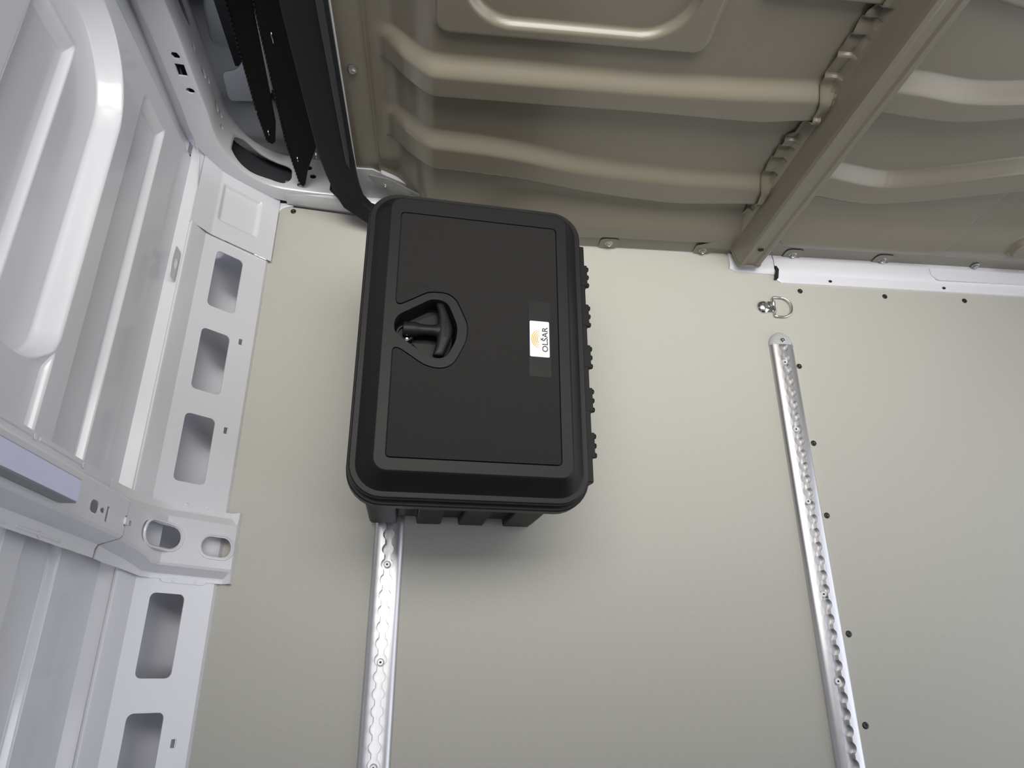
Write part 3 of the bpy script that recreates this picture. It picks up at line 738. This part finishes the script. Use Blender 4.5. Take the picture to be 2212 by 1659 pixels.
rail(-0.0895, -0.95, 0.560, 0.175, [0.175, 0.019, -0.133], 'long aluminium lashing rail running out from under the black toolbox', False)
rail(0.6890, -0.95, 0.634, 0.447, [0.592, 0.447, 0.303, 0.134, -0.01], 'long aluminium lashing rail with rounded grey end cap, right of the toolbox', True)

# ================================================================ lashing ring (D-ring)
dr = empty('lashing_ring', (0.675, 0.722, 0.0)); tag(dr, 'small chrome D-shaped lashing ring on the floor near the bulkhead', 'ring')
bm = bmesh.new()
loft(bm, [[(0.664 + 0.0145 * k * math.cos(a), 0.722 + 0.0155 * k * math.sin(a), z) for a in [2 * math.pi * i / 20 for i in range(20)]] for k, z in ((1.0, 0.0), (1.0, 0.0015), (0.9, 0.0045), (0.66, 0.0075), (0.35, 0.009), (0.1, 0.0095))], True, True)
place(bm_obj('base', bm, M['chrome'], None, 40), dr)
bm = bmesh.new(); box(bm, 0.674, 0.6885, 0.709, 0.735, 0.0, 0.004)
revolve(bm, [(0.0046, -0.0125), (0.0046, -0.004), (0.0040, -0.003), (0.0040, 0.003), (0.0046, 0.004), (0.0046, 0.0125)], (0.6855, 0.722, 0.0050), 14, 'Y')
place(bm_obj('hinge_bracket', bm, M['chrome'], None, 35), dr)
bm = bmesh.new()
pth = [(0.6855, 0.7005, 0.005), (0.6870, 0.6990, 0.005)] 
for i in range(13):
    a = -math.pi / 2 + math.pi * i / 12; pth.append((0.7030 + 0.0215 * math.cos(a), 0.7220 + 0.0232 * math.sin(a), 0.005 + 0.003 * math.cos(a)))
pth += [(0.6870, 0.7450, 0.005), (0.6855, 0.7435, 0.005)]
pth = pth + [(0.6855, 0.735, 0.005), (0.6855, 0.709, 0.005)]
tube(bm, pth, 0.0021, 10, closed=True)
place(bm_obj('ring', bm, M['chrome'], None, 60), dr)

# ================================================================ BLACK TOOLBOX
tb = empty('toolbox', (0.02, 0.457, 0.0)); tag(tb, 'black plastic truck toolbox with recessed T-handle and white logo sticker', 'toolbox')
rx, ry, rz = 0.0249, 0.0941, 0.0054
BM = Matrix.Rotation(rz, 3, 'Z') @ Matrix.Rotation(ry, 3, 'Y') @ Matrix.Rotation(rx, 3, 'X')
BC = Vector((0.0425, 0.4573, 0.34))
def L(x, y, z=0.0): return tuple(BM @ Vector((x, y, z)) + BC)
def ring(pts, z): return [L(p[0], p[1], z) for p in pts]
NC = 8
def rr4(x0, x1, y0, y1, r): return rect(x0, x1, y0, y1, r, NC)
top_o = rr4(-0.1355, 0.1365, -0.2085, 0.2165, 0.017)
panel = [(-0.1203, 0.1916), (-0.1203, 0.0778), (-0.1205, 0.0404), (-0.1178, 0.0362), (-0.1134, 0.0357), (-0.1083, 0.0382), (-0.0792, 0.0560), (-0.0735, 0.0590), (-0.056, 0.0603), (-0.0475, 0.0592), (-0.0415, 0.0567), (-0.0358, 0.0524), (-0.0312, 0.0466), (-0.0188, 0.0198), (-0.0164, 0.0120), (-0.0157, 0.0033), (-0.0163, -0.0090), (-0.0187, -0.0194), (-0.0312, -0.0463), (-0.0358, -0.0520), (-0.0414, -0.0562), (-0.0480, -0.0590), (-0.0555, -0.0600), (-0.066, -0.0590), (-0.0775, -0.0552), (-0.1103, -0.0342), (-0.1159, -0.0328), (-0.1193, -0.0345), (-0.1205, -0.0395), (-0.1203, -0.0821), (-0.1203, -0.1916), (0.1203, -0.1916), (0.1203, 0.1916)]
def rcorner(pts, idxs, r):      # round selected corners
    out = []
    N = len(pts)
    for i, p in enumerate(pts):
        if i in idxs:
            p0, p1, p2 = Vector(pts[i - 1]), Vector(p), Vector(pts[(i + 1) % N])
            s = p1 + (p0 - p1).normalized() * r; e = p1 + (p2 - p1).normalized() * r
            for j in range(5):
                t = j / 4; q = s * (1 - t) ** 2 + p1 * 2 * t * (1 - t) + e * t * t; out.append((q.x, q.y))
        else: out.append(p)
    return out
def chaikin(P, closed):
    out = [] if closed else [P[0]]
    N = len(P)
    for i in range(N if closed else N - 1):
        a, b = P[i], P[(i + 1) % N]
        if math.hypot(b[0] - a[0], b[1] - a[1]) > 0.03:      # keep the long straights
            out += [(a[0] + (b[0] - a[0]) * 0.06, a[1] + (b[1] - a[1]) * 0.06), (b[0] - (b[0] - a[0]) * 0.06, b[1] - (b[1] - a[1]) * 0.06)]
        else:
            out += [(a[0] * 0.75 + b[0] * 0.25, a[1] * 0.75 + b[1] * 0.25), (a[0] * 0.25 + b[0] * 0.75, a[1] * 0.25 + b[1] * 0.75)]
    if not closed: out.append(P[-1])
    return out
notch = panel[1:30]
notch = chaikin(chaikin(notch, False), False)
panel = [panel[0]] + notch + panel[30:]
nn = len(panel)
panel = rcorner(panel, (0, nn - 3, nn - 2, nn - 1), 0.006)
rec = [(-0.0716, 0.0470), (-0.1125, 0.0205), (-0.1165, 0.0165), (-0.1197, 0.0100), (-0.1207, 0.0040), (-0.1203, -0.0020), (-0.1190, -0.0075), (-0.1155, -0.0125), (-0.1006, -0.0232), (-0.0712, -0.0430), (-0.0640, -0.0446), (-0.0565, -0.0450), (-0.0505, -0.0440), (-0.0445, -0.0408), (-0.0400, -0.0330), (-0.0354, -0.0235), (-0.0320, -0.0150), (-0.0304, -0.0050), (-0.0303, 0.0035), (-0.0313, 0.0112), (-0.0375, 0.0270), (-0.0430, 0.0392), (-0.0475, 0.0445), (-0.0556, 0.0477), (-0.0635, 0.0482)]
rec = chaikin(chaikin(rec, True), True)
gap = offset(panel, 0.0009)
bm = bmesh.new()
plate(bm, top_o, [list(reversed(gap)), list(reversed(rec))], -0.004, 0.0, lambda x, y, z: L(x, y, z))
# skirt: from the top plate over the concave bevel to the rim
def mixr(k): return rr4(-0.1355 - 0.0335 * k, 0.1365 + 0.0315 * k, -0.2085 - 0.0325 * k, 0.2165 + 0.0265 * k, 0.017 + 0.030 * k)
sk = [(0.0, 0.0), (0.05, -0.0006), (0.11, -0.0028), (0.35, -0.0135), (0.62, -0.0240), (0.72, -0.0265), (0.80, -0.0265), (0.93, -0.0262), (0.98, -0.0275), (1.0, -0.0300), (1.0, -0.0400), (0.95, -0.0420), (0.55, -0.0420)]
loft(bm, [ring(mixr(k), z) for k, z in sk])
lid = place(bm_obj('lid', bm, M['plastic'], None, 32), tb)
bm = bmesh.new()
plate(bm, offset(rr4(-0.122, 0.122, -0.194, 0.194, 0.006), 0.0), [list(reversed(offset(rec, 0.003)))], -0.0062, -0.0042, lambda x, y, z: L(x, y, z))
place(bm_obj('lid_backing', bm, M['void'], None, 32), tb)
bm = bmesh.new(); prism(bm, offset(panel, -0.0009), -0.003, 0.0003, lambda x, y, z: L(x, y, z))
pn = place(bm_obj('lid_panel', bm, M['grain'], None, 32), tb); bevel(pn, 0.0005, 2, 50)
# handle cup
bm = bmesh.new()
def shr(k): 
    cx, cy = -0.072, 0.0005
    return [(cx + (p[0] - cx) * k, cy + (p[1] - cy) * k) for p in rec]
loft(bm, [ring(shr(k), z) for k, z in ((1.0, 0.0), (0.99, -0.002), (0.975, -0.012), (0.95, -0.030), (0.90, -0.033))], False, True)
for f in bm.faces: f.normal_flip()
cup = place(bm_obj('handle_cup', bm, M['plastic'], None, 32, recalc=False), tb)
bm = bmesh.new()
prism(bm, rounded([(-0.098, 0.018), (-0.062, 0.036), (-0.045, 0.030), (-0.045, -0.004), (-0.090, -0.002)], 0.004), -0.033, -0.026, lambda x, y, z: L(x, y, z))
prism(bm, rounded([(-0.094, -0.012), (-0.055, -0.012), (-0.052, -0.038), (-0.068, -0.037)], 0.004), -0.033, -0.027, lambda x, y, z: L(x, y, z))
o = place(bm_obj('cup_step', bm, M['plastic'], None, 32), tb); bevel(o, 0.0015, 2)
bm = bmesh.new()
def cyl(bm, c, prof, n=24):
    loft(bm, [[L(c[0] + r * math.cos(2 * math.pi * i / n), c[1] + r * math.sin(2 * math.pi * i / n), z) for i in range(n)] for r, z in prof], True, True)
cyl(bm, (-0.1040, -0.0010), [(0.0135, -0.033), (0.0135, -0.020), (0.0125, -0.0185), (0.0100, -0.0185), (0.0095, -0.0225)])
lock = place(bm_obj('lock_barrel', bm, M['plastic'], None, 32), tb)
bm = bmesh.new(); cyl(bm, (-0.1010, -0.0110), [(0.0030, -0.020), (0.0030, -0.0165), (0.0020, -0.0160), (0.0008, -0.0165)], 14)
kh = place(bm_obj('keyhole', bm, M['chrome'], None, 40), tb); kh['label'] = 'shiny metal keyhole'
# T handle
hd = bmesh.new()
def xring(x, cy, cz, r1, r2, n=20): return [L(x, cy + r1 * math.cos(2 * math.pi * i / n), cz + r2 * math.sin(2 * math.pi * i / n)) for i in range(n)]
secs = [(-0.1075, 0.0040, -0.015, 0.0095, 0.0088), (-0.1068, 0.0040, -0.015, 0.0106, 0.0098), (-0.0900, 0.0045, -0.015, 0.0110, 0.0100), (-0.0880, 0.0045, -0.015, 0.0106, 0.0096), (-0.0830, 0.0043, -0.0145, 0.0088, 0.0082), (-0.0770, 0.0042, -0.014, 0.0082, 0.0076), (-0.0650, 0.0042, -0.013, 0.0082, 0.0076), (-0.0600, 0.0042, -0.0125, 0.0094, 0.0080), (-0.0550, 0.0042, -0.012, 0.0125, 0.0082), (-0.0500, 0.0042, -0.012, 0.0130, 0.0075)]
loft(hd, [xring(*s) for s in secs], True, True)
bars = [(0.0470, -0.0560, 0.0035, 0.0030), (0.0462, -0.0560, 0.0052, 0.0045), (0.0430, -0.0550, 0.0062, 0.0055), (0.0340, -0.0520, 0.0068, 0.0062), (0.0220, -0.0490, 0.0084, 0.0070), (0.0120, -0.0475, 0.0104, 0.0076), (0.0040, -0.0470, 0.0114, 0.0078), (-0.0050, -0.0475, 0.0110, 0.0078), (-0.0140, -0.0492, 0.0096, 0.0073), (-0.0230, -0.0515, 0.0086, 0.0068), (-0.0310, -0.0540, 0.0082, 0.0062), (-0.0362, -0.0555, 0.0080, 0.0056), (-0.0372, -0.0558, 0.0068, 0.0045)]
def sq(c, s, e=0.75): return (abs(c) ** e) * (1 if c >= 0 else -1), (abs(s) ** e) * (1 if s >= 0 else -1)
rings = []
for y, x, hw, hh in bars:
    r_ = []
    for i in range(20):
        c, s = sq(math.cos(2 * math.pi * i / 20), math.sin(2 * math.pi * i / 20)); r_.append(L(x + hw * c, y, -0.0105 + hh * s))
    rings.append(r_)
loft(hd, rings, True, True)
hd_o = place(bm_obj('t_handle', hd, M['plastic'], None, 50), tb)
def text_mesh(s, size, extrude, fn, bold=0.0):
    cu = bpy.data.curves.new('txt', 'FONT'); cu.body = s; cu.size = size; cu.extrude = extrude; cu.align_x = 'CENTER'; cu.align_y = 'CENTER'; cu.offset = bold; cu.resolution_u = 4
    o = bpy.data.objects.new('txt', cu); COL.objects.link(o); bpy.context.view_layer.update()
    me = bpy.data.meshes.new_from_object(o.evaluated_get(bpy.context.evaluated_depsgraph_get()))
    bpy.data.objects.remove(o)
    xs = [v.co.x for v in me.vertices]; ys = [v.co.y for v in me.vertices]
    cx = (max(xs) + min(xs)) / 2; 
    for v in me.vertices: v.co = fn(v.co.x - cx, v.co.y - min(ys), v.co.z)
    me.materials.clear()
    return me, (max(xs) - min(xs), max(ys) - min(ys))
me, dim = text_mesh('BAWER', 0.0078, 0.0004, lambda x, y, z: L(-0.0445 - y, 0.0045 + x * 1.0, -0.0024 + z))
o = link('embossed_lettering', me, M['plastic']); o.parent = hd_o; o.matrix_parent_inverse = Matrix.Identity(4)
# hd_o's mesh is in world coordinates with a parent inverse: cancel it
def subpart(o, par): o.parent = par; o.matrix_parent_inverse = Matrix.Identity(4)
subpart(o, hd_o)

# label field and sticker
bm = bmesh.new(); fld = rect(0.0752, 0.1082, -0.0618, 0.0608, 0.002, 4)
plate(bm, fld, [], 0.0003, 0.00065, lambda x, y, z: L(x, y, z))
o = place(bm_obj('label_field', bm, M['plastic'], None, 32), tb)
bm = bmesh.new(); ff = rect(0.0745, 0.1089, -0.0625, 0.0615, 0.0025, 4)
plate(bm, ff, [list(reversed(rect(0.0752, 0.1082, -0.0618, 0.0608, 0.002, 4)))], 0.0, 0.0009, lambda x, y, z: L(x, y, z)); bm.free()
stk = bmesh.new(); prism(stk, rect(0.0766, 0.1060, -0.0306, 0.0268, 0.0018, 4), 0.00065, 0.0010, lambda x, y, z: L(x, y, z))
stk = place(bm_obj('sticker', stk, M['sticker'], None, 32), tb); stk['label'] = 'white rectangular logo sticker'
me, dim = text_mesh('OLŠAR', 0.0115, 0.00004, lambda x, y, z: Vector((x, y, z)), 0.00022)
base = 0.0
# scale the lettering to the length and cap height seen on the sticker
sx = 0.0405 / dim[0]; sy = 0.0112 / dim[1]
for v in me.vertices: v.co = L(0.1038 - v.co.y * sy, -0.0022 + v.co.x * sx, 0.00108 + v.co.z)
o = link('lettering', me, M['ink']); subpart(o, stk)
for r in (0.0155, 0.0128, 0.0101, 0.0076):
    bm = bmesh.new(); xe = 0.0912; a1 = math.acos(max(-1, min(1, (0.095 - xe) / r))); n = 16; o_, i_ = [], []
    for k in range(n + 1):
        a = math.pi - a1 + 2 * a1 * k / n; th = 0.00080 * (0.40 + 0.65 * math.sin(math.pi * k / n))
        o_.append((0.095 + (r + th) * math.cos(a), -0.0022 + (r + th) * math.sin(a))); i_.append((0.095 + (r - th) * math.cos(a), -0.0022 + (r - th) * math.sin(a)))
    prism(bm, o_ + list(reversed(i_)), 0.0010, 0.00112, lambda x, y, z: L(x, y, z)); o = bm_obj('arc_stripe', bm, M['orange'], None, 32); subpart(o, stk)

# box body: rim flange, ribbed walls down to the floor
bm = bmesh.new()
fl = [(0.972, -0.0425), (1.0, -0.0435), (1.0, -0.0640), (0.985, -0.0660), (0.86, -0.0665)]
def flr(k): return rr4(-0.1715 * k - 0.000, 0.1725 * k, -0.2470 * k, 0.2465 * k, 0.050)
loft(bm, [ring(flr(k), z) for k, z in fl])
# outline of the ribbed walls at the floor, as x, y
def ribline():
    x0, x1, y0, y1, d = -0.124, 0.165, 0.2435, 0.668, 0.013
    P = []
    ribs = [(-0.124, -0.078), (-0.043, -0.002), (0.030, 0.072), (0.109, 0.152)]
    P.append((x0 + 0.004, y0 + 0.0))
    for i, (a, b) in enumerate(ribs):
        if i: P += [(a - 0.002, y0 + d), (a, y0)]
        P += [(b, y0), (b + 0.002, y0 + d)] if i < 3 else [(b, y0)]
    P += [(x1 - 0.004, y0 + 0.006), (x1, y0 + 0.016)]
    ys = np.linspace(y0 + 0.016, y1 - 0.016, 11)
    for i in range(0, 10, 2):
        P += [(x1, ys[i] + 0.004), (x1, ys[i + 1]), (x1 - d, ys[i + 1] + 0.002), (x1 - d, min(ys[i + 1] + (ys[1] - ys[0]) - 0.002, y1 - 0.02))]
    P += [(x1, y1 - 0.012), (x1 - 0.012, y1), (x0 + 0.012, y1), (x0, y1 - 0.012)]
    for i in range(9, 0, -2):
        P += [(x0, ys[i]), (x0, ys[i - 1] + 0.002), (x0 + d, ys[i - 1]), (x0 + d, max(ys[i - 1] - (ys[1] - ys[0]) + 0.002, y0 + 0.02))]
    P += [(x0, y0 + 0.012), (x0, y0 + 0.004)]
    return P
RL = ribline()
def zfloor(x): return 0.0115 + (0.0008 - 0.0115) * max(0, min(1, (x + 0.062) / 0.21))
iBM = BM.transposed()
rings = []
for k in (0.0, 0.012, 0.03, 0.5, 1.0):
    r_ = []
    for x, y in RL:
        lo = Vector((x, y, zfloor(x)))
        cx, cy = 0.0205, 0.4575
        u = (x - cx) / 0.1445; v = (y - cy) / 0.2105
        hi = Vector(L(u * 0.1500, v * 0.2190, -0.0600))
        p = lo.lerp(hi, k)
        ins = 0.004 if k == 0.0 else (0.001 if k == 0.012 else 0.0)
        p.x -= ins * (1 if u > 0.9 else -1 if u < -0.9 else 0); p.y -= ins * (1 if v > 0.9 else -1 if v < -0.9 else 0)
        r_.append(tuple(p))
    rings.append(r_)
loft(bm, rings, True, False)
body = place(bm_obj('body', bm, M['plastic'], None, 32), tb); bevel(body, 0.0018, 2, 45)
# hinge strip with five groups of three knuckles on the right side
bm = bmesh.new()
loft(bm, [[L(x, y, z) for x, z in ((0.160, -0.043), (0.1795, -0.044), (0.1810, -0.052), (0.1795, -0.070), (0.165, -0.070))] for y in (-0.2020, 0.1945)], True, True)
hs_ = place(bm_obj('hinge_strip', bm, M['plastic'], None, 32), tb); bevel(hs_, 0.0012, 2)
for k in range(5):
    yc = 0.1400 - 0.0714 * k
    bm = bmesh.new()
    loft(bm, [[L(x, y, z) for x, z in ((0.170, -0.0425), (0.1835, -0.0435), (0.1835, -0.060), (0.170, -0.060))] for y in (yc - 0.0185, yc + 0.0185)], True, True)
    place(bm_obj('hinge_plate', bm, M['plastic'], None, 32), tb)
    for j in (-1, 0, 1):
        bm = bmesh.new(); n = 14; y = yc + j * 0.0147
        loft(bm, [[L(0.1790 + dx, y + r * math.cos(2 * math.pi * i / n), -0.0500 + r * math.sin(2 * math.pi * i / n)) for i in range(n)] for dx, r in ((0.0, 0.0044), (0.0062, 0.0044), (0.0082, 0.0036), (0.0090, 0.0018))], True, True)
        place(bm_obj('hinge_knuckle', bm, M['plastic'], None, 50), tb)

# objects whose mesh is already in world coordinates but whose parent is an Empty were placed with an inverse;
# make sure the view layer is up to date
bpy.context.view_layer.update()
